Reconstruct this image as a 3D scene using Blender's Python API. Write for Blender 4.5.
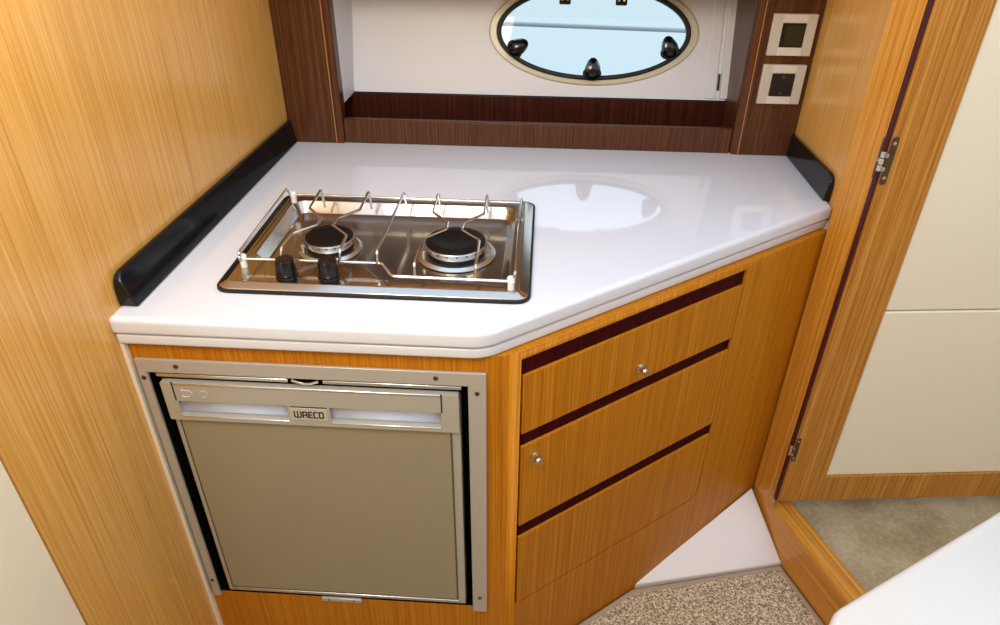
import bpy, bmesh, math, random
from mathutils import Vector, Matrix
from mathutils.geometry import tessellate_polygon
random.seed(4)
for o in list(bpy.data.objects): bpy.data.objects.remove(o)
SC = bpy.context.scene; COL = SC.collection
EYE = 1.43                                  # camera height; heights measured from the eye are turned into world by Z()
def Z(z): return EYE + z

# ------------------------------------------------------------------ camera
PITCH, YAW, ROLL, F = 0.575904, 0.0585823, 0.0082706, 709.304
cp, sp, cy, sy = math.cos(PITCH), math.sin(PITCH), math.cos(YAW), math.sin(YAW)
fwd = Vector((-sy*cp, cy*cp, -sp)); rt = Vector((cy, sy, 0)); up = rt.cross(fwd)
cr, sr = math.cos(ROLL), math.sin(ROLL)
rt, up = cr*rt + sr*up, -sr*rt + cr*up
cam = bpy.data.cameras.new('camera'); camo = bpy.data.objects.new('camera', cam); COL.objects.link(camo)
cam.sensor_width = 36; cam.sensor_fit = 'HORIZONTAL'; cam.lens = F/1000*36; cam.clip_start = .01
M4 = Matrix((rt, up, -fwd)).transposed().to_4x4(); M4.translation = (0, 0, EYE); camo.matrix_world = M4
SC.camera = camo

# ------------------------------------------------------------------ world, lights, exposure
SC.view_settings.view_transform = 'Standard'; SC.view_settings.look = 'None'
SC.view_settings.gamma = 1; SC.view_settings.use_curve_mapping = False
SC.view_settings.exposure = 0.13
W = bpy.data.worlds.new('world'); SC.world = W; W.use_nodes = True
wn, wl = W.node_tree.nodes, W.node_tree.links; wn.clear()
wo = wn.new('ShaderNodeOutputWorld'); bg = wn.new('ShaderNodeBackground'); tc = wn.new('ShaderNodeTexCoord')
sx = wn.new('ShaderNodeSeparateXYZ'); mr = wn.new('ShaderNodeMapRange'); rmp = wn.new('ShaderNodeValToRGB')
wl.new(tc.outputs['Generated'], sx.inputs[0]); wl.new(sx.outputs['Z'], mr.inputs['Value'])
mr.inputs['From Min'].default_value = -1; mr.inputs['From Max'].default_value = 1
wl.new(mr.outputs[0], rmp.inputs[0]); wl.new(rmp.outputs[0], bg.inputs[0]); wl.new(bg.outputs[0], wo.inputs[0])
els = rmp.color_ramp.elements
els[0].position = 0; els[0].color = (.16, .19, .20, 1)
els[1].position = 1; els[1].color = (.66, .82, 1.08, 1)
for p, c in ((.36, (.38, .465, .51, 1)), (.497, (.42, .50, .54, 1)), (.515, (.98, .98, .97, 1)), (.60, (.86, .93, 1, 1)), (.70, (.72, .82, .95, 1))):
    e = els.new(p); e.color = c
bg.inputs[1].default_value = 1.7

def area(name, loc, target, size, power, color, sizey=None):
    l = bpy.data.lights.new(name, 'AREA'); l.energy = power; l.color = color; l.size = size
    if sizey: l.shape = 'RECTANGLE'; l.size_y = sizey
    o = bpy.data.objects.new(name, l); COL.objects.link(o); o.location = loc
    o.rotation_euler = (Vector(target)-Vector(loc)).to_track_quat('-Z', 'Y').to_euler(); return o
area('front_left_fill', (-.33, .22, Z(.22)), (-.1, 1.0, .70), .34, 6.6, (1, .85, .64))  # added warm fill from the upper front left, no hatch is known there
pl = bpy.data.lights.new('galley_lamp', 'POINT'); pl.energy = 2.1; pl.color = (1, .88, .66); pl.shadow_soft_size = .05
plo = bpy.data.objects.new('galley_lamp', pl); COL.objects.link(plo); plo.location = (-.36, .76, Z(.04))

# ------------------------------------------------------------------ materials
def srgb(r, g, b):
    f = lambda c: (c/255/12.92) if c/255 <= .04045 else ((c/255+.055)/1.055)**2.4
    return (f(r), f(g), f(b), 1)
def mat(name, col, rough=.5, metal=0, coat=0, spec=.5, coat_rough=.05):
    m = bpy.data.materials.new(name); m.use_nodes = True; b = m.node_tree.nodes['Principled BSDF']
    b.inputs['Base Color'].default_value = col; b.inputs['Roughness'].default_value = rough
    b.inputs['Metallic'].default_value = metal; b.inputs['Coat Weight'].default_value = coat
    b.inputs['Coat Roughness'].default_value = coat_rough; b.inputs['Coat IOR'].default_value = 1.4; b.inputs['Specular IOR Level'].default_value = spec
    return m
def nd(m, t, **kw):
    n = m.node_tree.nodes.new(t)
    for k, v in kw.items(): setattr(n, k, v)
    return n
def wood(name, dark, mid, light, axis='Z', fine=170, rough=.32, coat=.35, coat_rough=.1, contrast=1.0, fleck=.5, figure=0, spec=.35, rotz=0):
    """straight-grained veneer: fine pores along `axis`, broad bands and short flecks"""
    m = mat(name, mid, rough, 0, coat, spec, coat_rough); L = m.node_tree.links
    b = m.node_tree.nodes['Principled BSDF']; t = nd(m, 'ShaderNodeTexCoord')
    vr = nd(m, 'ShaderNodeVectorRotate', rotation_type='Z_AXIS'); vr.inputs['Angle'].default_value = rotz; L.new(t.outputs['Object'], vr.inputs['Vector'])
    def stretched(sc, along):
        mp = nd(m, 'ShaderNodeMapping'); s = [sc, sc, sc]; s['XYZ'.index(axis)] = along
        mp.inputs['Scale'].default_value = s; L.new(vr.outputs[0], mp.inputs['Vector']); return mp
    def noise(mp, detail=3, rg=.55, dist=0):
        n = nd(m, 'ShaderNodeTexNoise'); n.inputs['Scale'].default_value = 1; n.inputs['Detail'].default_value = detail
        n.inputs['Roughness'].default_value = rg; n.inputs['Distortion'].default_value = dist
        L.new(mp.outputs[0], n.inputs['Vector']); return n
    n1 = noise(stretched(fine, 2.2), 4, .6); n2 = noise(stretched(fine*.42, .7), 2); n3 = noise(stretched(fine*1.4, 16), 2)
    a1 = nd(m, 'ShaderNodeMath', operation='MULTIPLY'); a1.inputs[1].default_value = .62; L.new(n1.outputs[0], a1.inputs[0])
    a2 = nd(m, 'ShaderNodeMath', operation='MULTIPLY_ADD'); a2.inputs[1].default_value = .06 + figure; L.new(n2.outputs[0], a2.inputs[0]); L.new(a1.outputs[0], a2.inputs[2])
    a3 = nd(m, 'ShaderNodeMath', operation='MULTIPLY_ADD'); a3.inputs[1].default_value = .35*fleck; L.new(n3.outputs[0], a3.inputs[0]); L.new(a2.outputs[0], a3.inputs[2])
    mean = .5*(.68+figure+.35*fleck); w = .15/contrast
    r = nd(m, 'ShaderNodeValToRGB'); e = r.color_ramp.elements
    e[0].position = max(0, mean-w); e[0].color = dark; e[1].position = min(1, mean+w); e[1].color = light
    k = e.new(mean); k.color = mid
    L.new(a3.outputs[0], r.inputs[0]); L.new(r.outputs[0], b.inputs['Base Color'])
    bp = nd(m, 'ShaderNodeBump'); bp.inputs['Strength'].default_value = .06; bp.inputs['Distance'].default_value = .001
    L.new(n1.outputs[0], bp.inputs['Height']); L.new(bp.outputs[0], b.inputs['Normal'])
    return m
OAK = dict(dark=srgb(166, 100, 22), mid=srgb(205, 140, 48), light=srgb(226, 168, 76))
oak_wall = wood('oak_bulkhead', srgb(190, 130, 52), srgb(216, 162, 82), srgb(233, 184, 108), 'Z', 270, .3, .5, .16, .85)
oak = wood('oak_vertical', srgb(158, 90, 10), srgb(189, 118, 18), srgb(212, 144, 34), 'Z', 270, .42, 0, .14, .85, spec=.18)
oak_trim = wood('oak_trim', **OAK, axis='Z', fine=240, contrast=1.0)
oak_x = wood('oak_cross', srgb(160, 98, 24), srgb(190, 128, 46), srgb(212, 154, 70), 'Y', 170)
oak_h = wood('oak_horizontal', srgb(160, 98, 24), srgb(190, 128, 46), srgb(212, 154, 70), 'X', 220)
oak_door_mat = wood('oak_door', srgb(150, 90, 22), srgb(184, 122, 42), srgb(208, 150, 70), 'Z', 230, contrast=1.15)
mahog = wood('dark_mahogany', srgb(44, 20, 6), srgb(80, 42, 16), srgb(116, 68, 28), 'Z', 260, .38, .12, .15)
mahog_red = wood('red_mahogany', srgb(34, 10, 6), srgb(60, 22, 12), srgb(84, 36, 18), 'Z', 240, .38, .12, .15)
strip_mat = wood('wine_mahogany', srgb(34, 2, 6), srgb(56, 4, 10), srgb(80, 12, 16), 'Z', 260, .6, 0, .2, spec=.08)
counter_m = mat('white_solid_surface', srgb(225, 228, 235), .05, 0, .35, .6, .02)
white_gel = mat('white_gelcoat', srgb(228, 228, 233), .4, 0, 0, .4)
cream_gel = mat('cream_gelcoat', srgb(242, 233, 210), .35, 0, .2, .5)
ring_m = mat('cream_porthole_rim', srgb(205, 196, 170), .3, 0, .2)
black_gloss = mat('black_lacquer', srgb(12, 16, 19), .12, 0, .1, .4)
black_plastic = mat('black_plastic', srgb(14, 14, 15), .28)
black_rub = mat('black_rubber', srgb(10, 10, 10), .55)
black_enamel = mat('black_enamel', srgb(7, 7, 7), .5, spec=.25)
cavity_m = mat('cavity_shade', srgb(6, 6, 7), .9, spec=.1)  # near-black colour holds the shade in the gaps round the refrigerator door
steel = mat('polished_steel', (.50, .46, .41, 1), .16, 1)
wire_m = mat('steel_wire', (.70, .68, .64, 1), .16, 1)
chrome = mat('chrome', (.80, .78, .74, 1), .08, 1)
knob_m = mat('dark_chrome', (.58, .54, .48, 1), .09, 1)
alu = mat('cast_aluminium', (.62, .60, .57, 1), .3, 1)
bronze = mat('dull_bronze_nickel', (.15, .125, .085, 1), .42, 1)
nickel = mat('brushed_nickel', (.52, .49, .43, 1), .3, 1)
frame_m = mat('silver_painted_frame', srgb(192, 186, 176), .38, .3)
door_silver = mat('silver_plastic', srgb(190, 186, 174), .33, .3)
door_panel_m = mat('olive_grey_panel', srgb(158, 149, 122), .42, .1)
bright_edge = mat('bright_aluminium_edge', (.80, .80, .80, 1), .22, 1)
recess_m = mat('sky_tinted_grip_recess', srgb(214, 227, 254), .25, .1)  # sky reflection in the grip windows put into the colour
ink = mat('dark_lettering', srgb(40, 38, 30), .5)
clip_m = mat('white_plastic_clip', srgb(235, 235, 232), .4)
plate_m = mat('champagne_plate', srgb(198, 190, 174), .35, .1)
plate_light = mat('pale_plate_insert', srgb(216, 209, 196), .35, .1)
screen_m = mat('dark_green_screen', srgb(30, 36, 26), .15, 0, .5)
socket_m = mat('socket_black', srgb(20, 26, 26), .3)
def glass_mat():
    m = bpy.data.materials.new('porthole_glass'); m.use_nodes = True; n = m.node_tree.nodes; l = m.node_tree.links; n.clear()
    o = n.new('ShaderNodeOutputMaterial'); t = n.new('ShaderNodeBsdfTransparent'); g = n.new('ShaderNodeBsdfGlossy'); mx = n.new('ShaderNodeMixShader')
    t.inputs[0].default_value = (.93, .97, .98, 1); g.inputs['Roughness'].default_value = .02; mx.inputs[0].default_value = .012
    l.new(t.outputs[0], mx.inputs[1]); l.new(g.outputs[0], mx.inputs[2]); l.new(mx.outputs[0], o.inputs[0]); return m
glass_m = glass_mat()
inlay_m = mat('pale_inlay', srgb(176, 120, 60), .4)
gap_m = mat('dark_red_gap', srgb(70, 16, 20), .6)  # darkness of the gap beside the door put into the colour
def speckle(name, c1, c2, c3, scale, rough, bump, broad=0):
    m = mat(name, c2, rough, spec=.2); L = m.node_tree.links; b = m.node_tree.nodes['Principled BSDF']; t = nd(m, 'ShaderNodeTexCoord')
    n = nd(m, 'ShaderNodeTexNoise'); n.inputs['Scale'].default_value = scale; n.inputs['Detail'].default_value = 3; n.inputs['Roughness'].default_value = .7
    L.new(t.outputs['Object'], n.inputs['Vector']); src = n.outputs[0]
    if broad:
        q = nd(m, 'ShaderNodeTexNoise'); q.inputs['Scale'].default_value = 9; q.inputs['Detail'].default_value = 4; L.new(t.outputs['Object'], q.inputs['Vector'])
        mx = nd(m, 'ShaderNodeMix'); mx.inputs[0].default_value = broad; L.new(n.outputs[0], mx.inputs[2]); L.new(q.outputs[0], mx.inputs[3]); src = mx.outputs[0]
    r = nd(m, 'ShaderNodeValToRGB'); e = r.color_ramp.elements; e[0].position = .36; e[0].color = c1; e[1].position = .64; e[1].color = c3
    k = e.new(.5); k.color = c2
    L.new(src, r.inputs[0]); L.new(r.outputs[0], b.inputs['Base Color'])
    if bump:
        bp = nd(m, 'ShaderNodeBump'); bp.inputs['Strength'].default_value = bump; bp.inputs['Distance'].default_value = .004
        L.new(n.outputs[0], bp.inputs['Height']); L.new(bp.outputs[0], b.inputs['Normal'])
    return m
carpet_m = speckle('brown_fleck_carpet', srgb(110, 90, 66), srgb(188, 168, 136), srgb(246, 230, 200), 210, .95, .5)
binding_m = mat('taupe_binding', srgb(178, 156, 134), .8)
sole_m = speckle('grey_brown_sole', srgb(150, 131, 99), srgb(174, 156, 122), srgb(192, 176, 144), 90, .6, .1, .6)

# ------------------------------------------------------------------ mesh helpers
def fillet(pts, r, seg=5, closed=False):
    """round the corners of a polyline (2D or 3D); r may be a list"""
    P = [Vector(p) for p in pts]; n = len(P); out = []
    for i, p in enumerate(P):
        rr = r[i] if isinstance(r, (list, tuple)) else r
        if (not closed and i in (0, n-1)) or rr <= 0: out.append(p.copy()); continue
        a, b = P[i-1], P[(i+1) % n]; da, db = (a-p), (b-p); la, lb = da.length, db.length
        if la < 1e-9 or lb < 1e-9: out.append(p.copy()); continue
        da /= la; db /= lb; ang = da.angle(db)
        if ang > math.pi-.01: out.append(p.copy()); continue
        t = min(rr/math.tan(ang/2), la*.49, lb*.49); s, e = p+da*t, p+db*t
        for k in range(seg+1):
            u = k/seg; out.append((1-u)**2*s + 2*u*(1-u)*p + u*u*e)
    return out
def offset(poly, d):
    """inset (d>0) a counter-clockwise 2D polygon with mitred corners"""
    n = len(poly); out = []
    for i in range(n):
        p = Vector(poly[i][:2]); a = Vector(poly[i-1][:2]); b = Vector(poly[(i+1) % n][:2])
        e1 = (p-a).normalized(); e2 = (b-p).normalized(); n1 = Vector((-e1.y, e1.x)); n2 = Vector((-e2.y, e2.x))
        m = n1+n2; m = m.normalized() if m.length > 1e-6 else n1
        out.append(p + m*(d/max(.35, m.dot(n1))))
    return out
def rrect(x0, x1, y0, y1, r, seg=6):
    return fillet([(x0, y0), (x1, y0), (x1, y1), (x0, y1)], r, seg, True)
class MB:
    def __init__(s): s.bm = bmesh.new()
    def loop(s, pts): return [s.bm.verts.new(p) for p in pts]
    def bridge(s, a, b):
        n = len(a)
        for i in range(n): s.bm.faces.new((a[i], a[(i+1) % n], b[(i+1) % n], b[i]))
    def face(s, l): return s.bm.faces.new(l)
    def fill(s, *loops):
        """flat face between an outline and its holes"""
        v = [q for l in loops for q in l]
        for t in tessellate_polygon([[q.co.copy() for q in l] for l in loops]):
            s.bm.faces.new([v[i] for i in t])
    def box(s, lo, hi, M=None):
        (x0, y0, z0), (x1, y1, z1) = lo, hi
        q = [(x0, y0, z0), (x1, y0, z0), (x1, y1, z0), (x0, y1, z0), (x0, y0, z1), (x1, y0, z1), (x1, y1, z1), (x0, y1, z1)]
        if M: q = [M @ Vector(p) for p in q]
        v = s.loop(q)
        for f in ((3, 2, 1, 0), (4, 5, 6, 7), (0, 1, 5, 4), (1, 2, 6, 5), (2, 3, 7, 6), (3, 0, 4, 7)): s.bm.faces.new([v[i] for i in f])
        return s
    def prism(s, poly, z0, z1, M=None):
        a = [Vector((p[0], p[1], z0)) for p in poly]; b = [Vector((p[0], p[1], z1)) for p in poly]
        if M: a = [M @ p for p in a]; b = [M @ p for p in b]
        a = s.loop(a); b = s.loop(b); s.face(list(reversed(a))); s.face(b); s.bridge(a, b); return s
    def skin(s, loops, cap0=True, cap1=True):
        L = [s.loop(l) for l in loops]
        for i in range(len(L)-1): s.bridge(L[i], L[i+1])
        if cap0: s.face(list(reversed(L[0])))
        if cap1: s.face(L[-1])
        return s
    def plate(s, outer, holes, z0, z1, M=None):
        """flat plate with holes, outline in local XY"""
        edges = []; tops = []; rings = []
        for ring in [outer]+holes:
            lp = [Vector((p[0], p[1], z1)) for p in ring]; lb = [Vector((p[0], p[1], z0)) for p in ring]
            if M: lp = [M @ p for p in lp]; lb = [M @ p for p in lb]
            rings.append((s.loop(lb), s.loop(lp)))
        for k in (0, 1):
            es = []
            for b in rings:
                l = b[k]
                for i in range(len(l)): es.append(s.bm.edges.new((l[i], l[(i+1) % len(l)])))
            bmesh.ops.triangle_fill(s.bm, use_beauty=True, use_dissolve=False, edges=es)
        for b in rings: s.bridge(b[0], b[1])
        return s
    def lathe(s, prof, M=None, seg=32):
        """prof: list of (radius, height) about local Z"""
        L = []
        for r, h in prof:
            pts = [Vector((r*math.cos(2*math.pi*i/seg), r*math.sin(2*math.pi*i/seg), h)) for i in range(seg)]
            L.append([M @ p for p in pts] if M else pts)
        return s.skin(L)
    def tube(s, path, r, seg=10, closed=False):
        P = [Vector(p) for p in path]; n = len(P); T = []
        for i in range(n):
            if closed: t = P[(i+1) % n]-P[i-1]
            else: t = P[min(i+1, n-1)]-P[max(i-1, 0)]
            T.append(t.normalized())
        ref = Vector((0, 0, 1)) if abs(T[0].z) < .9 else Vector((1, 0, 0)); nn = (ref-T[0]*ref.dot(T[0])).normalized(); L = []
        for i in range(n):
            nn = (nn-T[i]*nn.dot(T[i])).normalized(); bb = T[i].cross(nn)
            L.append([P[i]+r*(math.cos(2*math.pi*k/seg)*nn+math.sin(2*math.pi*k/seg)*bb) for k in range(seg)])
        if closed: L.append(L[0]); 
        if closed:
            V = [s.loop(l) for l in L[:-1]]
            for i in range(n): s.bridge(V[i], V[(i+1) % n])
            return s
        return s.skin(L)
    def build(s, name, m, parent=None, bevel=0, seg=2, smooth=True, ang=35, wn=False):
        bm = s.bm; bmesh.ops.remove_doubles(bm, verts=bm.verts, dist=1e-6); bmesh.ops.recalc_face_normals(bm, faces=bm.faces)
        if parent:
            w = Vector(parent.get('_w', (0, 0, 0)))
        else:
            xs = [v.co for v in bm.verts]; w = Vector((sum(v.x for v in xs)/len(xs), sum(v.y for v in xs)/len(xs), min(v.z for v in xs)))
        for v in bm.verts: v.co -= w
        me = bpy.data.meshes.new(name); bm.to_mesh(me); bm.free()
        o = bpy.data.objects.new(name, me); COL.objects.link(o); me.materials.append(m)
        o['_w'] = tuple(w)
        if parent: o.parent = parent
        else: o.location = w
        if smooth: me.shade_smooth()
        if bevel:
            b = o.modifiers.new('bevel', 'BEVEL'); b.width = bevel; b.segments = seg; b.limit_method = 'ANGLE'; b.angle_limit = math.radians(ang); b.harden_normals = False
        if wn:
            q = o.modifiers.new('weighted', 'WEIGHTED_NORMAL'); q.keep_sharp = True; q.weight = 100
        if smooth:
            bmx = bmesh.new(); bmx.from_mesh(me)
            for e in bmx.edges:
                if len(e.link_faces) == 2 and e.calc_face_angle(0) > math.radians(ang): e.smooth = False
            bmx.to_mesh(me); bmx.free()
        return o
def empty(name, loc):
    o = bpy.data.objects.new(name, None); COL.objects.link(o); o.location = loc; o.empty_display_size = .05; o['_w'] = tuple(loc); return o
def tag(o, label, cat, group=None, kind=None):
    o['label'] = label; o['category'] = cat
    if group: o['group'] = group
    if kind: o['kind'] = kind
    return o
def st(o, label, cat): return tag(o, label, cat, None, 'structure')

# ------------------------------------------------------------------ key dimensions (eye-relative heights)
CT = -.57                        # worktop top
FL = -1.43                       # floor
XL, XR = -.618, .568             # inner faces of the left and right bulkheads
YB = 1.569                       # face of the dark pillars
A = math.radians(37.3); DX, DY = math.cos(A), math.sin(A)          # slanted cabinet front
P0 = Vector((-.04, .829))
# local frame of the slanted front: X along the face, Y up (world z), Z out of the face towards the room
DIAG = Matrix(((DX, 0, DY, P0.x), (DY, 0, -DX, P0.y), (0, 1, 0, EYE), (0, 0, 0, 1)))
J0 = Vector((.5600, 1.2823)); B = math.radians(-70)                   # door post plane
JAMB = Matrix(((math.cos(B), 0, math.sin(B), J0.x), (math.sin(B), 0, -math.cos(B), J0.y), (0, 1, 0, EYE), (0, 0, 0, 1)))
FRONT = Matrix(((1, 0, 0, 0), (0, 0, -1, .829), (0, 1, 0, EYE), (0, 0, 0, 1)))   # fridge front: X right, Y up, Z to viewer
BACK = Matrix(((1, 0, 0, 0), (0, 0, -1, YB), (0, 1, 0, EYE), (0, 0, 0, 1)))
TOP = .30                        # height of the bulkheads above the eye

# ------------------------------------------------------------------ room shell
st(MB().box((-1.2, -.6, Z(FL)-.07), (1.6, 1.9, Z(FL)-.012)).build('floor', sole_m), 'grey brown sole under the galley', 'floor')
def wl_x(y): return -.6180+(y-.83)*.0455         # the left bulkhead closes in a little towards the back
def wr_x(y): return .5700-(y-1.30)*.040           # so does the right one
st(MB().box((-1.2, -.76, Z(FL)-.011), (1.6, -.70, Z(TOP)+.05)).build('wall_front', oak_wall), 'unseen oak wall added behind the viewer to block the low sky', 'wall')  # unseen wall added to block low sky and warm the light from the front
st(MB().prism([(wl_x(.583), .583), (wl_x(1.9), 1.9), (wl_x(1.9)-.03, 1.9), (wl_x(.583)-.03, .583)], Z(FL)-.011, Z(TOP)).build('wall_left', oak_wall, bevel=.002), 'tall glossy oak bulkhead on the left of the worktop', 'wall')
st(MB().box((XL-.09, -.6, Z(FL)-.011), (wl_x(.583)-.006, .5805, Z(TOP))).build('wall_aft', cream_gel), 'cream moulded panel beyond the front edge of the left oak bulkhead', 'wall')
st(MB().prism([(wr_x(1.288), 1.288), (wr_x(1.288)+.03, 1.288), (wr_x(1.9)+.03, 1.9), (wr_x(1.9), 1.9)], Z(FL)-.011, Z(TOP)).build('wall_right', oak_wall), 'oak bulkhead on the right between pillar and door post', 'wall')

# hull side with the porthole, leaning outwards
K = .30; ks = math.sqrt(1+K*K)
PC = Vector((.108, 1.7305, Z(-.348)))
HULL = Matrix(((1, 0, 0, PC.x), (0, K/ks, -1/ks, PC.y), (0, 1/ks, K/ks, PC.z), (0, 0, 0, 1)))   # X right, Y up the slope, Z into the room
def ell(a, b, n=72, dx=0): return [(dx+a*math.cos(2*math.pi*i/n), b*math.sin(2*math.pi*i/n)) for i in range(n)]
st(MB().plate([(-.70, -.140), (.46, -.140), (.46, .62), (-.70, .62)], [ell(.222, .104)], -.03, 0, HULL).build('wall_back', white_gel),
   'white hull lining around the oval porthole', 'wall')
win = st(MB().plate(ell(.240, .1155), [ell(.221, .1025)], -.03, .006, HULL).build('window_1', ring_m, bevel=.003), 'oval porthole with cream rim and black latches in the white hull lining', 'window')
MB().plate(ell(.2215, .1035), [ell(.2115, .0935)], -.006, .010, HULL).build('gasket', black_rub, win, bevel=.003)
MB().prism(ell(.2175, .0995), -.003, .003, HULL).build('glass', glass_m, win)
def latch(px, py, ang):
    M = HULL @ Matrix.Translation((px, py, .008)) @ Matrix.Rotation(ang, 4, 'Z') @ Matrix.Scale(1.08, 4)
    b = MB()
    base = [(.020*math.cos(t)*(1.0), .015*math.sin(t)) for t in [2*math.pi*i/20 for i in range(20)]]
    b.prism(base, 0, .008, M)
    o = b.build('latch', black_plastic, win, bevel=.003)
    lev = []
    for i in range(20):
        t = 2*math.pi*i/20; w = .0165*(1-.18*math.sin(t)); lev.append((w*math.cos(t), .009+.0225*math.sin(t)))
    MB().skin([[M @ Vector((x*s, .010+(y-.010)*s, z)) for x, y in lev] for s, z in ((.8, .008), (1, .012), (1, .019), (.7, .026), (.3, .028))]).build('latch_lever', black_gloss, o)
    return o
latch(-.179, -.040, math.radians(-62)); latch(.002, -.089, 0); latch(.176, -.038, math.radians(20))
for hx in (-.068, .059):
    h = MB().box((hx-.013, .058, .006), (hx+.013, .098, .016), HULL)
    o = h.build('hinge', black_plastic, win, bevel=.003)
    for dx in (-.006, .006): MB().lathe([(.0001, 0), (.003, 0), (.003, .002), (.0001, .003)], HULL @ Matrix.Translation((hx+dx, .068, .016)), 12).build('screw', chrome, o)
# white battens at the right end of the hull lining, with a small catch slot
for i, (x0, x1, t) in enumerate(((.268, .292, .004), (.300, .318, .012), (.320, .333, .02))):
    st(MB().box((x0, -.139, .0005), (x1, .62, t), HULL).build('trim_%d' % (10+i), white_gel, bevel=.002), ('flat white batten nearest the porthole', 'middle white batten right of the porthole', 'raised white batten beside the right reveal')[i], 'trim')
tag(MB().box((.2935, -.120, .0005), (.2985, -.083, .003), HULL).build('window_catch', black_plastic, bevel=.001), 'small dark catch slot low between the white battens', 'catch')

# dark wood surround
def pillar(x0, x1, rl, rr, name, label, dep):
    loops = []
    for z in (CT+.0005, TOP):
        y1 = YB+dep(z)
        poly = [(x0, YB), (x1, YB), (x1 if x1 < 0 else wr_x(y1)-.001, y1), (x0 if x0 > 0 else wl_x(y1)+.001, y1)]
        loops.append([(p.x, p.y, Z(z)) for p in fillet(poly, [rl, rr, 0, 0], 6, True)])
    o = st(MB().skin(loops).build(name, mahog), label, 'trim')
    xi = x1-.018 if x1 < 0 else x0+.018
    MB().box((xi-.0011, YB-.0006, Z(CT)+.001), (xi+.0011, YB+.002, Z(TOP))).build('inlay_line', inlay_m, o)
pillar(wl_x(YB)+.001, -.456, 0, .014, 'trim_1', 'dark wood pillar left of the porthole recess', lambda z: .030+.3*(z+.50))
pillar(.424, wr_x(YB)-.001, .014, 0, 'trim_2', 'dark wood pillar carrying the two switch plates', lambda z: .119+.3*(z+.50))
st(MB().prism([(wl_x(1.62)+.03, 1.590), (-.4562, 1.594), (-.4545, 1.66), (-.452, 1.76), (-.50, 1.76), (-.53, 1.62)], Z(-.4855), Z(TOP)).build('trim_15', white_gel), 'white return between left pillar and hull lining', 'trim')
st(MB().box((-.4555, YB+.004, Z(CT)+.0005), (.4235, YB+.019, Z(-.5135))).build('trim_3', mahog, bevel=.002), 'low dark wood fiddle board along the back of the worktop', 'trim')
st(MB().box((-.575, 1.6895, Z(CT)+.0005), (.500, 1.70, Z(-.486))).build('trim_4', mahog_red, bevel=.001), 'reddish dark wood board under the white hull lining', 'trim')
st(MB().box((-.560, YB+.0195, Z(CT)+.0005), (.4235, 1.689, Z(CT)+.012)).build('trim_5', mahog_red), 'dark bottom of the trough behind the fiddle board', 'trim')
st(MB().box((wl_x(1.568)+.001, 1.50, Z(-.215)), (wr_x(1.568)-.001, 1.568, Z(TOP))).build('trim_6', oak_h), 'unseen oak pelmet added above the porthole recess for its reflection in the hob', 'trim')  # unseen board added to give the hob a brown reflection
st(MB().box((XL-.03, 1.30, Z(TOP)+.001), (XR+.03, 1.92, Z(TOP)+.03)).build('ceiling', oak_x), 'oak deckhead over the back of the galley', 'ceiling')

# ------------------------------------------------------------------ worktop
wt_poly = fillet([(wl_x(.822)+.001, .822), (-.070, .822), (.5625, 1.302), (wr_x(YB+.012)-.001, YB+.012), (wl_x(YB+.012)+.001, YB+.012)], [.006, .07, 0, 0, 0], 10, True)
hob_hole = rrect(-.475, -.030, .925, 1.236, .02)
wt = MB()
prof = [(.004, -.048), (.0012, -.0470), (-.0005, -.044), (-.0005, -.0325), (.0010, -.0305), (.0045, -.0298), (.0045, -.0282), (.0, -.0276), (-.003, -.0255), (-.0035, -.022), (-.0035, -.008), (-.0022, -.0035), (.0015, -.0008), (.006, 0)]
sides = [[(p.x, p.y, Z(CT)+z) for p in offset(wt_poly, d)] for d, z in prof]
L = [wt.loop(l) for l in sides]
for i in range(len(L)-1): wt.bridge(L[i], L[i+1])
hole = [wt.loop([(p.x, p.y, Z(CT)-.048) for p in hob_hole]), wt.loop([(p.x, p.y, Z(CT)) for p in hob_hole])]
wt.bridge(hole[0], hole[1])
for outer, h in ((L[0], hole[0]), (L[-1], hole[1])):
    es = []
    for l in (outer, h):
        for i in range(len(l)):
            e = wt.bm.edges.get((l[i], l[(i+1) % len(l)])) or wt.bm.edges.new((l[i], l[(i+1) % len(l)])); es.append(e)
    bmesh.ops.triangle_fill(wt.bm, use_beauty=True, use_dissolve=False, edges=es)
tag(wt.build('worktop', counter_m, ang=50, wn=True), 'glossy white worktop with a slanted front edge over the galley cabinet', 'worktop')

# black splash guards at both ends of the worktop
def splash(name, label, xi, xo, y0, y1, h):
    """xi / xo: inner and outer face as functions of y; rounded front top corner"""
    prof = fillet([(y0, 0), (y1, 0), (y1, h), (y0, h)], [.003, 0, 0, .026], 8, True)
    def inner(y, z): return xi(y)+(xo(y)+math.copysign(.008, xi(y)-xo(y))-xi(y))*z/h
    a = [(inner(y, z), y, Z(CT)+.0005+z) for y, z in prof]; b = [(xo(y), y, Z(CT)+.0005+z) for y, z in prof]
    return tag(MB().skin([a, b]).build(name, black_gloss, bevel=.0025, seg=3), label, 'splash guard')
splash('splash_guard', 'long black splash guard against the left oak bulkhead', lambda y: -.5865+(y-.85)*.0272, lambda y: wl_x(y)+.001, .851, YB-.001, .052)
splash('splash_guard', 'short black splash guard against the right oak bulkhead', lambda y: .5535-(y-1.32)*.019, lambda y: wr_x(y)-.001, 1.322, YB-.001, .052)

# ------------------------------------------------------------------ galley cabinet
cab = tag(empty('galley_cabinet', (-.1, 1.0, Z(FL))), 'oak galley cabinet with slanted drawer front under the white worktop', 'cabinet')
def dg(s, z, out=0): return DIAG @ Vector((s, z, out))
SE = .765                                             # length of the slanted face up to the door post
zt, zb = CT-.0485, FL-.011
OZ0, OZ1, OS0, OS1 = -1.226, -.633, .0285, .531       # opening for the drawers
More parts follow.
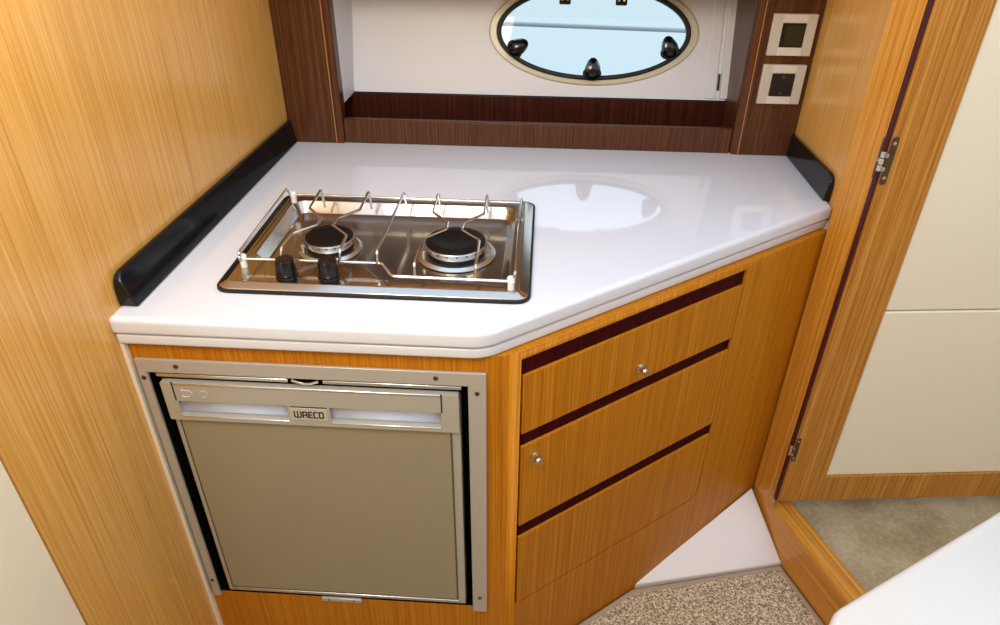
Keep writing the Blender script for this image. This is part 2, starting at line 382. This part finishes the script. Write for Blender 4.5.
# front rail, bottom panel, right stile and rounded corner post as one carcass
b = MB()
FY = .8335
b.box((XL+.0075, FY, Z(-.672)), (-.0965, FY+.018, Z(zt)))            # rail above the refrigerator
b.box((XL+.0075, FY, Z(zb)), (-.0965, FY+.018, Z(-1.2172)))            # panel under it
corner = fillet([(-.0965, FY), (-.046, FY), (dg(.028, 0).x, dg(.028, 0).y), (dg(.028, 0, -.018).x, dg(.028, 0, -.018).y), (-.052, FY+.018), (-.0965, FY+.018)], [0, .03, 0, 0, 0, 0], 8, True)
b.prism(corner, Z(zb), Z(zt))
b.plate([(.028, zb), (SE, zb), (SE, zt), (.028, zt)], [fillet([(OS0+.0005, OZ0), (OS1, OZ0), (OS1, OZ1), (OS0+.0005, OZ1)], [0, .03, 0, 0], 6, True)], -.018, 0, DIAG)
b.build('carcass', oak, cab)
# drawer fronts between dark finger strips
zz = [(-.666, -.7845, 'drawer'), (-.813, -1.0025, 'door'), (-1.0335, -1.2225, 'drawer')]
for i, (z1, z0, nm) in enumerate(zz):
    r = [.001]*4 if i < 2 else [.004, .03, .001, .001]
    poly = fillet([(OS0+.0055, z0), (OS1-.0022, z0), (OS1-.0022, z1), (OS0+.0055, z1)], r, 6, True)
    d = MB().prism(poly, -.017, .0005, DIAG).build(nm, oak, cab, bevel=.0018)
    if i < 2:
        s_, z_ = ((.285, -.755), (.060, -.846))[i]
        M = DIAG @ Matrix.Translation((s_, z_, .0005)) @ Matrix.Scale(.78, 4)
        k = MB().lathe([(.0001, 0), (.0115, 0), (.0115, .002), (.009, .0045), (.0055, .006), (.0055, .012), (.0085, .0145), (.0092, .018), (.0075, .0215), (.004, .023), (.0001, .0235)], M, 28).build('knob', knob_m, d)
for i, (z1, z0) in enumerate(((-.6345, -.6655), (-.785, -.8125), (-1.003, -1.033))):
    MB().box((OS0+.0055, z0, -.017), (OS1-.001, z1, -.004), DIAG).build('finger_strip', strip_mat, cab)
MB().box((OS0-.002, OZ0-.004, -.03), (OS1+.003, OZ1+.004, -.0185), DIAG).build('drawer_backing', strip_mat, cab)
st(MB().box((XL+.0005, .826, Z(FL)-.011), (XL+.0070, .84, Z(CT)-.0445)).build('trim_7', cream_gel), 'thin cream strip between left bulkhead and refrigerator cabinet', 'trim')

# ------------------------------------------------------------------ refrigerator
fr = tag(empty('refrigerator', (-.343, .84, Z(-1.23))), 'built-in grey refrigerator with a wide grip recess under the left end of the worktop', 'refrigerator')
def fbox(x0, x1, z0, z1, a0, a1, b=None): return (b or MB()).box((x0, z0, a0), (x1, z1, a1), FRONT)
# fixing frame: an upside-down U
fo = [(-.605, -1.2265), (-.591, -1.2265), (-.591, -.6735), (-.096, -.6735), (-.096, -1.2265), (-.0685, -1.2265), (-.0685, -.6485), (-.605, -.6485)]
ff = MB().prism(fo, -.004, .0015, FRONT).build('fixing_frame', frame_m, fr, bevel=.0012)
for x, z in ((-.542, -.660), (-.144, -.660), (-.082, -.686), (-.598, -.684), (-.598, -1.177), (-.082, -1.183)):
    MB().lathe([(.0001, 0), (.0038, 0), (.0034, .0015), (.0001, .0018)], FRONT @ Matrix.Translation((x, z, .0015)), 14).build('screw', bronze, ff)
bd = MB(); fbox(-.5905, -.0970, -1.226, -.675, -.40, -.030, bd)
bd.plate([(-.600, -1.2168), (-.0968, -1.2168), (-.0968, -.6738), (-.600, -.6738)], [[(-.5912, -1.2160), (-.0974, -1.2160), (-.0974, -.6745), (-.5912, -.6745)]], -.0302, -.0045, FRONT)
bd.build('body', cavity_m, fr)
# thin silver strip under the frame and its curved catch
s1 = MB(); fbox(-.578, -.372, -.6815, -.6755, -.012, .001, s1); fbox(-.318, -.106, -.6815, -.6755, -.012, .001, s1)
s1.build('top_strip', bright_edge, fr, bevel=.001)
lp = [(-.366+.042*t, -.6765-.006*math.sin(math.pi*t)) for t in [i/10 for i in range(11)]]
MB().tube([FRONT @ Vector((x, z, .001)) for x, z in lp], .0022, 8).build('catch', chrome, fr)
# door
HZ1, HZ0 = -.690, -.766
dr = fbox(-.5735, -.1095, -1.2125, -.708, -.028, -.004).build('door', door_silver, fr, bevel=.002)
pan = MB().prism(rrect(-.562, -.126, -1.196, -.769, .002), -.0038, -.0018, FRONT).build('door_panel', door_panel_m, dr, bevel=.0006)
e = MB(); fbox(-.566, -.122, -1.2025, -1.1985, -.004, .0, e); e.build('bottom_highlight', bright_edge, dr, bevel=.001)  # bright strip stands for the highlight along the door's bottom
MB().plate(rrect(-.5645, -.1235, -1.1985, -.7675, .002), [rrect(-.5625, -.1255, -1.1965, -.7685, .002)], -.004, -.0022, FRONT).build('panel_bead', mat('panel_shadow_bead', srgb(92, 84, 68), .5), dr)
# upper grip bar with two windows and the badge between them
gx0, gx1 = -.5545, -.1365
GM = Matrix.Translation((0, .0025, -.004))
GF = FRONT @ GM
def gbox(x0, x1, z0, z1, a0, a1): return MB().box((x0, z0, a0), (x1, z1, a1), GF)
grip = MB().plate(rrect(-.573, -.110, HZ0, HZ1-.0005, .003), [rrect(-.553, -.3785, -.7565, -.7265, .004), rrect(-.3125, -.138, -.7565, -.7265, .004)], 0, .010, GF).build('grip_bar', door_silver, dr, bevel=.0022, seg=3)
for x0, x1 in ((-.553, -.3785), (-.3125, -.138)):
    cv = []
    for t in [i/8 for i in range(9)]:
        cv.append((-.7565+.030*t, .0006+.0050*t*t))
    bm_ = MB(); a_ = bm_.loop([GF @ Vector((x0, z, h)) for z, h in cv]); b_ = bm_.loop([GF @ Vector((x1, z, h)) for z, h in cv])
    for i in range(8): bm_.face((a_[i], b_[i], b_[i+1], a_[i+1]))
    ob = bm_.build('grip_recess', recess_m, dr); so = ob.modifiers.new('thick', 'SOLIDIFY'); so.thickness = .0004
for x in (gx0, gx1): gbox(x-.0012, x+.0012, -.7262, -.6902, .009, .0103).build('grip_seam', ink, grip)
gbox(-.553, -.138, -.6945, -.6908, .008, .0112).build('grip_top_edge', bright_edge, grip, bevel=.001)
for x0, x1 in ((-.552, -.379), (-.312, -.139)): gbox(x0, x1, -.7588, -.7572, .008, .0108).build('grip_lip', bright_edge, grip, bevel=.0005)
badge = MB().prism(rrect(-.374, -.3165, -.754, -.729, .002), .0101, .0112, GF).build('badge', plate_m, grip, bevel=.0004)
gbox(-.374, -.3165, -.7285, -.7268, .0098, .0106).build('badge_seam', ink, grip)
# lettering built from strokes: rounded block capitals
def stroke(bm_, pts, w, M, h0, h1):
    for (x0, y0), (x1, y1) in zip(pts[:-1], pts[1:]):
        d = Vector((x1-x0, y1-y0)); l = d.length; d /= l; n_ = Vector((-d.y, d.x))*w/2; e_ = d*w*.45
        q = [Vector((x0, y0))-e_-n_, Vector((x1, y1))+e_-n_, Vector((x1, y1))+e_+n_, Vector((x0, y0))-e_+n_]
        bm_.prism(q, h0, h1, M)
LET = {'W': (1.25, [[(0, 1), (0, .15), (.15, 0), (1.1, 0), (1.25, .15), (1.25, 1)], [(.625, 1), (.625, .05)]]),
       'A': (.75, [[(0, 0), (0, .85), (.15, 1), (.6, 1), (.75, .85), (.75, 0)], [(0, .42), (.75, .42)]]),
       'E': (.6, [[(.6, 0), (0, 0), (0, 1), (.6, 1)], [(0, .5), (.52, .5)]]),
       'C': (.65, [[(.65, 0), (.15, 0), (0, .15), (0, .85), (.15, 1), (.65, 1)]]),
       'O': (.75, [[(.15, 0), (0, .15), (0, .85), (.15, 1), (.6, 1), (.75, .85), (.75, .15), (.6, 0), (.15, 0)]])}
tb = MB(); cx = -.3685; H = .0112; TM = GF @ Matrix.Translation((0, -.7475, .0112))
tot = sum(LET[c][0] for c in 'WAECO')+.38*4; kx = .0455/tot
for c in 'WAECO':
    w_, ss = LET[c]
    for s_ in ss: stroke(tb, [(cx+x*kx, y*H) for x, y in s_], .0021, TM, 0, .0005)
    cx += (w_+.38)*kx
tb.build('lettering', ink, badge, smooth=False)
# small embossed arrow mark at the left of the grip
am = MB(); AM = GF @ Matrix.Translation((-.545, -.7185, .0100))
arc = [(.013+.006*math.cos(t), .007+.006*math.sin(t)) for t in [math.radians(a) for a in range(-100, 101, 25)]]
stroke(am, arc, .0015, AM, 0, .0006); stroke(am, [(.024+x, y) for x, y in arc], .0018, AM, 0, .0006); stroke(am, [(.010, .013), (.002, .013), (.005, .016)], .0012, AM, 0, .0006); stroke(am, [(.010, .001), (.002, .001), (.005, .004)], .0012, AM, 0, .0006)
am.build('arrow_mark', clip_m, grip, smooth=False)
lk = MB(); fbox(-.390, -.312, -1.2225, -1.2128, -.004, .002, lk); o = lk.build('bottom_catch', door_silver, fr, bevel=.0015)
for x in (-.376, -.327): MB().lathe([(.0001, 0), (.0022, 0), (.0001, .001)], FRONT @ Matrix.Translation((x, -1.2175, .002)), 10).build('screw', ink, o)

# ------------------------------------------------------------------ gas hob
ZC = Z(CT)
hob = tag(empty('gas_hob', (-.25, 1.08, ZC)), 'two-burner stainless gas hob with wire rack set into the white worktop', 'hob')
out = rrect(-.491, -.011, .903, 1.262, .022, 8)
MB().plate(offset(out, -.0035), [offset(out, .02)], ZC+.0004, ZC+.0048).build('gasket', black_rub, hob, bevel=.0015)
rec = fillet([(-.466, .990), (-.285, .990), (-.245, .940), (-.041, .940), (-.041, 1.226), (-.466, 1.226)], [.025, .03, .03, .025, .03, .03], 6, True)
t = MB()
lo = [t.loop([(p.x, p.y, ZC+z) for p in offset(out, d)]) for d, z in ((0, .0046), (-.0004, .0062), (.0008, .0074), (.0125, .0118), (.015, .0122), (.0175, .0118), (.0185, .0106))]
for i in range(len(lo)-1): t.bridge(lo[i], lo[i+1])
ri = [t.loop([(p.x, p.y, ZC+z) for p in offset(rec, d)]) for d, z in ((0, .0106), (.002, .0095), (.013, -.0085), (.017, -.0100))]
for i in range(len(ri)-1): t.bridge(ri[i], ri[i+1])
t.fill(lo[-1], ri[0]); t.face(ri[-1])
t.build('drip_tray', steel, hob, ang=60, wn=True)
PZ = ZC-.010
for bx, by, k in ((-.357, 1.070, .80), (-.139, 1.068, 1.0)):
    M = Matrix.Translation((bx, by, PZ))
    bu = MB().lathe([(.0001, .001), (.066*k, .001), (.068*k, .004), (.061*k, .0075), (.050*k, .0055), (.047*k, .006), (.0460*k, .011), (.0490*k, .0125), (.0535*k, .0245), (.0525*k, .0262), (.0001, .0262)], M, 48).build('burner', alu, hob)
    MB().lathe([(.0462*k, .0058), (.0490*k, .0062), (.0490*k, .0108), (.0462*k, .0112)], M, 48).build('burner_base', black_enamel, bu)
    for i in range(20):
        MB().box((.0500*k, -.0010, .0205), (.0532*k, .0010, .0238), M @ Matrix.Rotation(2*math.pi*(i+.5)/20, 4, 'Z')).build('flame_port', black_enamel, bu, smooth=False)
    MB().lathe([(.0001, .0263), (.0505*k, .0263), (.0510*k, .0275), (.0480*k, .0290), (.037*k, .0298), (.0355*k, .0288), (.0001, .0290)], M, 48).build('burner_cap', black_enamel, bu)
    MB().lathe([(.0001, 0), (.0042, 0), (.0042, .019), (.0001, .0195)], Matrix.Translation((bx-.058*k*math.cos(.5), by-.058*k*math.sin(.5)+.0, PZ+.002)), 12).build('igniter', alu, bu)
for kx_, ky_ in ((-.391, .943), (-.324, .945)):
    M = Matrix.Translation((kx_, ky_, ZC+.0100))
    kn = MB().lathe([(.0001, .004), (.0155, .004), (.0160, .006), (.0152, .026), (.0135, .0295), (.0001, .030)], M, 28).build('control_knob', black_plastic, hob)
    MB().lathe([(.0001, 0), (.0175, 0), (.0175, .0025), (.0150, .0038), (.0001, .0039)], M, 28).build('knob_collar', black_gloss, kn)
    MB().box((-.0028, -.0165, .010), (.0028, .0, .0312), M).build('knob_grip', black_plastic, kn, bevel=.0015)
# wire rack: outer rail plus five bent support wires
GZ = ZC+.045; RZ = ZC+.026; wr = .0023
rack = MB()
rail = fillet([(-.467, .962, RZ-.004), (-.467, .950, GZ-.004), (-.467, 1.196, GZ), (-.467, 1.214, RZ)], .010, 5)
rack.tube(rail, wr)
rail = fillet([(-.036, .924, RZ-.004), (-.032, .922, GZ-.004), (-.032, 1.186, GZ), (-.032, 1.208, RZ)], .010, 5)
rack.tube(rail, wr)
rack.tube(fillet([(-.466, .963, RZ), (-.318, .965, RZ), (-.243, .965, RZ), (-.221, .926, RZ), (-.040, .924, RZ)], .012, 5), wr)
rack.tube([(-.467, 1.212, RZ+.002), (-.032, 1.206, RZ+.002)], wr)
rk = rack.build('wire_rail', wire_m, hob)
def support(path):
    MB().tube(fillet(path, .008, 5), wr).build('support_wire', wire_m, hob)
for bx in (-.356, -.139):
    for s in (-1, 1):
        hi = .0455 if bx < -.2 else .0445
        fy = .930 if bx > -.2 else .964
        support([(bx+s*.044, 1.200, ZC+.0095), (bx+s*.0445, 1.190, GZ+.004), (bx+s*.0445, 1.118, GZ), (bx+s*.014, 1.080, GZ), (bx+s*.0125, 1.054, GZ), (bx+s*.045, 1.018, GZ), (bx+s*.047, fy+.004, GZ), (bx+s*.046, fy-.003, RZ)])
support([(-.246, 1.200, ZC+.0095), (-.246, 1.190, GZ+.004), (-.250, 1.020, GZ), (-.2505, .968, GZ), (-.2505, .962, RZ)])
for x, y in ((-.467, .965), (-.463, 1.214), (-.038, .926)):
    c = MB().lathe([(.0001, 0), (.0052, 0), (.0052, .012), (.0064, .013), (.0064, .0195), (.005, .0215), (.0001, .022)], Matrix.Translation((x, y, ZC+.0108)), 18)
    c.build('corner_clip', clip_m, hob)

# ------------------------------------------------------------------ switch plates on the right pillar
def plate(name, label, x0, x1, z0, z1):
    r = empty(name, ((x0+x1)/2, YB, Z(z0))); cx_, cz_ = (x0+x1)/2, (z0+z1)/2
    MB().prism(rrect(x0, x1, z0, z1, .002), .0005, .009, BACK).build('face_plate', plate_m, r, bevel=.002)
    w = .0245
    for za, zb_ in ((z0+.001, cz_-.0245), (cz_+.0245, z1-.001)):
        MB().box((cx_-w, za, .0085), (cx_+w, zb_, .0105), BACK).build('insert', plate_light, r, bevel=.0008)
    return tag(r, label, 'switch plate' if name != 'wall_socket' else 'socket'), cx_, cz_
r, px, pz = plate('wall_switch', 'upper champagne plate with square dark screen on the right pillar', .4585, .5475, -.3515, -.2695)
s = MB().prism(rrect(px-.0235, px+.0235, pz-.0235, pz+.0235, .002), .0085, .0102, BACK).build('screen_bezel', black_plastic, r, bevel=.0008)
MB().prism(rrect(px-.017, px+.020, pz-.020, pz+.019, .002), .0103, .0112, BACK).build('screen', screen_m, s)
r, px, pz = plate('wall_socket', 'lower champagne plate with round black power socket on the right pillar', .4585, .5475, -.4515, -.3695)
s = MB().plate(rrect(px-.0235, px+.0235, pz-.0235, pz+.0235, .002), [[(px+.0195*math.cos(2*math.pi*i/32), pz+.0195*math.sin(2*math.pi*i/32)) for i in range(32)]], .0085, .0105, BACK).build('socket_frame', socket_m, r)
MB().lathe([(.0001, 0), (.0194, 0), (.0194, .0006), (.0001, .0007)], BACK @ Matrix.Translation((px, pz, .0088)), 32).build('socket_well', socket_m, s)
for dx in (-.0095, .0095): MB().lathe([(.0001, 0), (.0026, 0), (.0001, .0008)], BACK @ Matrix.Translation((px+dx, pz, .0096)), 12).build('pin_hole', black_rub, s)
for dz in (-.0165, .0165): MB().box((px-.003, pz+dz-.0025, .0094), (px+.003, pz+dz+.0025, .0115), BACK).build('earth_clip', bronze, s)

# ------------------------------------------------------------------ door post, sill, open door
jv = lambda t, o_: tuple((JAMB @ Vector((t, 0, o_)))[:2])
post = MB().prism([jv(0, 0), jv(0, -.034), (.5850, 1.2470), jv(.077, -.002), jv(.0565, -.002), jv(.0540, 0)], Z(-1.315), Z(TOP)).build('trim_8', oak_trim, bevel=.0012)
st(post, 'oak door post between the worktop and the open door', 'trim')
st(MB().box((.0, FL-.011, -.056), (1.15, -1.3155, 0), JAMB @ Matrix.Translation((0, 0, -.0035))).build('trim_9', wood('oak_sill', **OAK, axis='X', fine=220, rotz=math.radians(70)), bevel=.004), 'raised oak sill under the open door', 'trim')
HD = Vector((.5912, 1.2045)); TH = math.radians(5.7)
DOOR = Matrix(((math.cos(TH), 0, math.sin(TH), HD.x), (math.sin(TH), 0, -math.cos(TH), HD.y), (0, 1, 0, EYE), (0, 0, 0, 1)))
door = empty('door_1', (HD.x, HD.y, Z(-1.285))); st(door, 'open oak framed door with cream panel on the right', 'door')
MB().plate([(0, -1.285), (.66, -1.285), (.66, .28), (0, .28)], [[(.0960, -1.2065), (.57, -1.2065), (.57, .20), (.0960, .20)]], -.032, 0, DOOR).build('door_frame', oak_door_mat, door, bevel=.003)
MB().box((-.0045, -1.285, -.030), (-.0003, .28, -.0035), DOOR).build('gap_strip', gap_m, door)  # strip added to darken the open gap between post and door
for za, zb_ in ((-1.2063, -.7555), (-.7525, .198)):
    MB().box((.0963, za, -.024), (.5698, zb_, -.004), DOOR).build('door_panel', cream_gel, door, bevel=.003)
def hinge(z, k=1.0):
    hM = JAMB @ Matrix.Translation((.0800, z, .0015)) @ Matrix.Scale(k, 4)
    h = MB().prism(rrect(-.0145, -.0035, -.038, .038, .005), -.0048, -.0030, hM).build('hinge', bronze, door, bevel=.0005)
    dM = DOOR @ Matrix.Translation((-.0008, z, 0)) @ Matrix.Scale(k, 4)
    MB().prism(rrect(.0005, .0125, -.043, .043, .0058), .0003, .0022, dM).build('hinge_leaf', bronze, h, bevel=.0006)
    for z0 in (-.017, -.005, .007):
        MB().lathe([(.0001, 0), (.0042, 0), (.0042, .0105), (.0001, .0106)], hM @ Matrix.Translation((.0025, z0, .0035)) @ Matrix.Rotation(-math.pi/2, 4, 'X'), 16).build('knuckle', chrome, h)
    for z0, xa, xb in ((-.0165, .002, .014), (-.0045, -.009, .003), (.0075, .002, .014)):
        MB().box((xa, z0+.001, .0012), (xb, z0+.0085, .0052), hM).build('hinge_arm', nickel, h, bevel=.001)
    for dz in (-.031, .031): MB().lathe([(.0001, 0), (.0032, 0), (.0001, .0012)], dM @ Matrix.Translation((.0065, dz, .0022)), 12).build('screw', alu, h)
hinge(-.441); hinge(-1.118, .82)
st(MB().prism([(JAMB @ Vector((.006, 0, -.0580)))[:2], (JAMB @ Vector((1.2, 0, -.0580)))[:2], (1.7, .2), (1.7, 1.9), (XR+.035, 1.9), (XR+.035, 1.33)], Z(FL)-.011, Z(-1.352)).build('trim_13', sole_m), 'grey brown floor of the compartment behind the sill', 'floor')

# ------------------------------------------------------------------ galley floor: white ramp, carpet mat
def jl(t, out=0): v = JAMB @ Vector((t, 0, out)); return v.x, v.y
r0 = (.5550, 1.2780, Z(-1.318)); r1 = (.2515, 1.0545, Z(-1.424)); r2 = (jl(.151, -.004)[0], jl(.151, -.004)[1], Z(-1.426))
w = MB(); top = w.loop([r0, r1, r2]); bot = w.loop([(p[0], p[1], Z(FL)-.0115) for p in (r0, r1, r2)])
w.face(top); w.face(bot[::-1]); w.bridge(top, bot)
st(w.build('trim_14', mat('warm_white_ramp', srgb(246, 238, 233), .35), bevel=.003), 'white moulded triangular ramp between cabinet and sill', 'ramp')
mp = [r1[:2], (dg(0, 0, .003).x, dg(0, 0, .003).y), (-.10, .829), (-.10, .64), jl(.40, -.002), (r2[0]-.003, r2[1]-.002)]
mp = [Vector(p) for p in mp]; mp[0] = Vector((r1[0]-.004, r1[1]-.008)); 
mat_e = tag(empty('carpet_mat', (.3, .9, Z(FL)-.012)), 'brown flecked carpet mat with taupe binding on the galley floor', 'carpet mat')
inner = offset(mp, .014); mz = Z(FL)
MB().prism(offset(mp, .013), mz-.0118, mz-.001).build('pile', carpet_m, mat_e)
ed = []
for p, q in zip(mp, mp[1:]+mp[:1]): pass
bp_ = offset(mp, .007)
MB().plate(offset(mp, .001), [offset(mp, .013)], mz-.0118, mz-.0005).build('binding', binding_m, mat_e, bevel=.003)

# white moulded console in the right foreground
cs = fillet([(.326, .474), (.346, .5035), (.66, .698), (.86, .36), (.52, .16), (.30, .36)], [.02, .045, .02, .02, .02, .05], 8, True)
cs = list(reversed(cs))
pr = [(.02, FL-.0115), (.02, -.74), (0, -.738), (0, -.708), (.002, -.703), (.007, -.70)]
tag(MB().skin([[(p.x, p.y, Z(z)) for p in offset(cs, d)] for d, z in pr]).build('console', mat('white_moulding', srgb(216, 214, 208), .3, 0, .1), ang=50), 'white moulded console with rounded corner in the right foreground', 'console')

st(MB().box((1.62, -.70, Z(FL)-.011), (1.66, 1.94, Z(TOP))).build('wall_side', cream_gel), 'cream hull side of the compartment behind the open door', 'wall')
st(MB().box((.64, 1.905, Z(FL)-.011), (1.619, 1.94, Z(TOP))).build('wall_end', cream_gel), 'cream end panel of the compartment behind the open door', 'wall')

# outside: a guard rail seen through the porthole
tag(MB().tube([(-1.2, 2.35, Z(-.43)), (1.5, 2.35, Z(-.48))], .007, 12).build('guard_rail', mat('pale_rail', srgb(176, 188, 196), .4)), 'pale guard rail seen through the porthole', 'rail')

for o in bpy.data.objects:
    if '_w' in o: del o['_w']
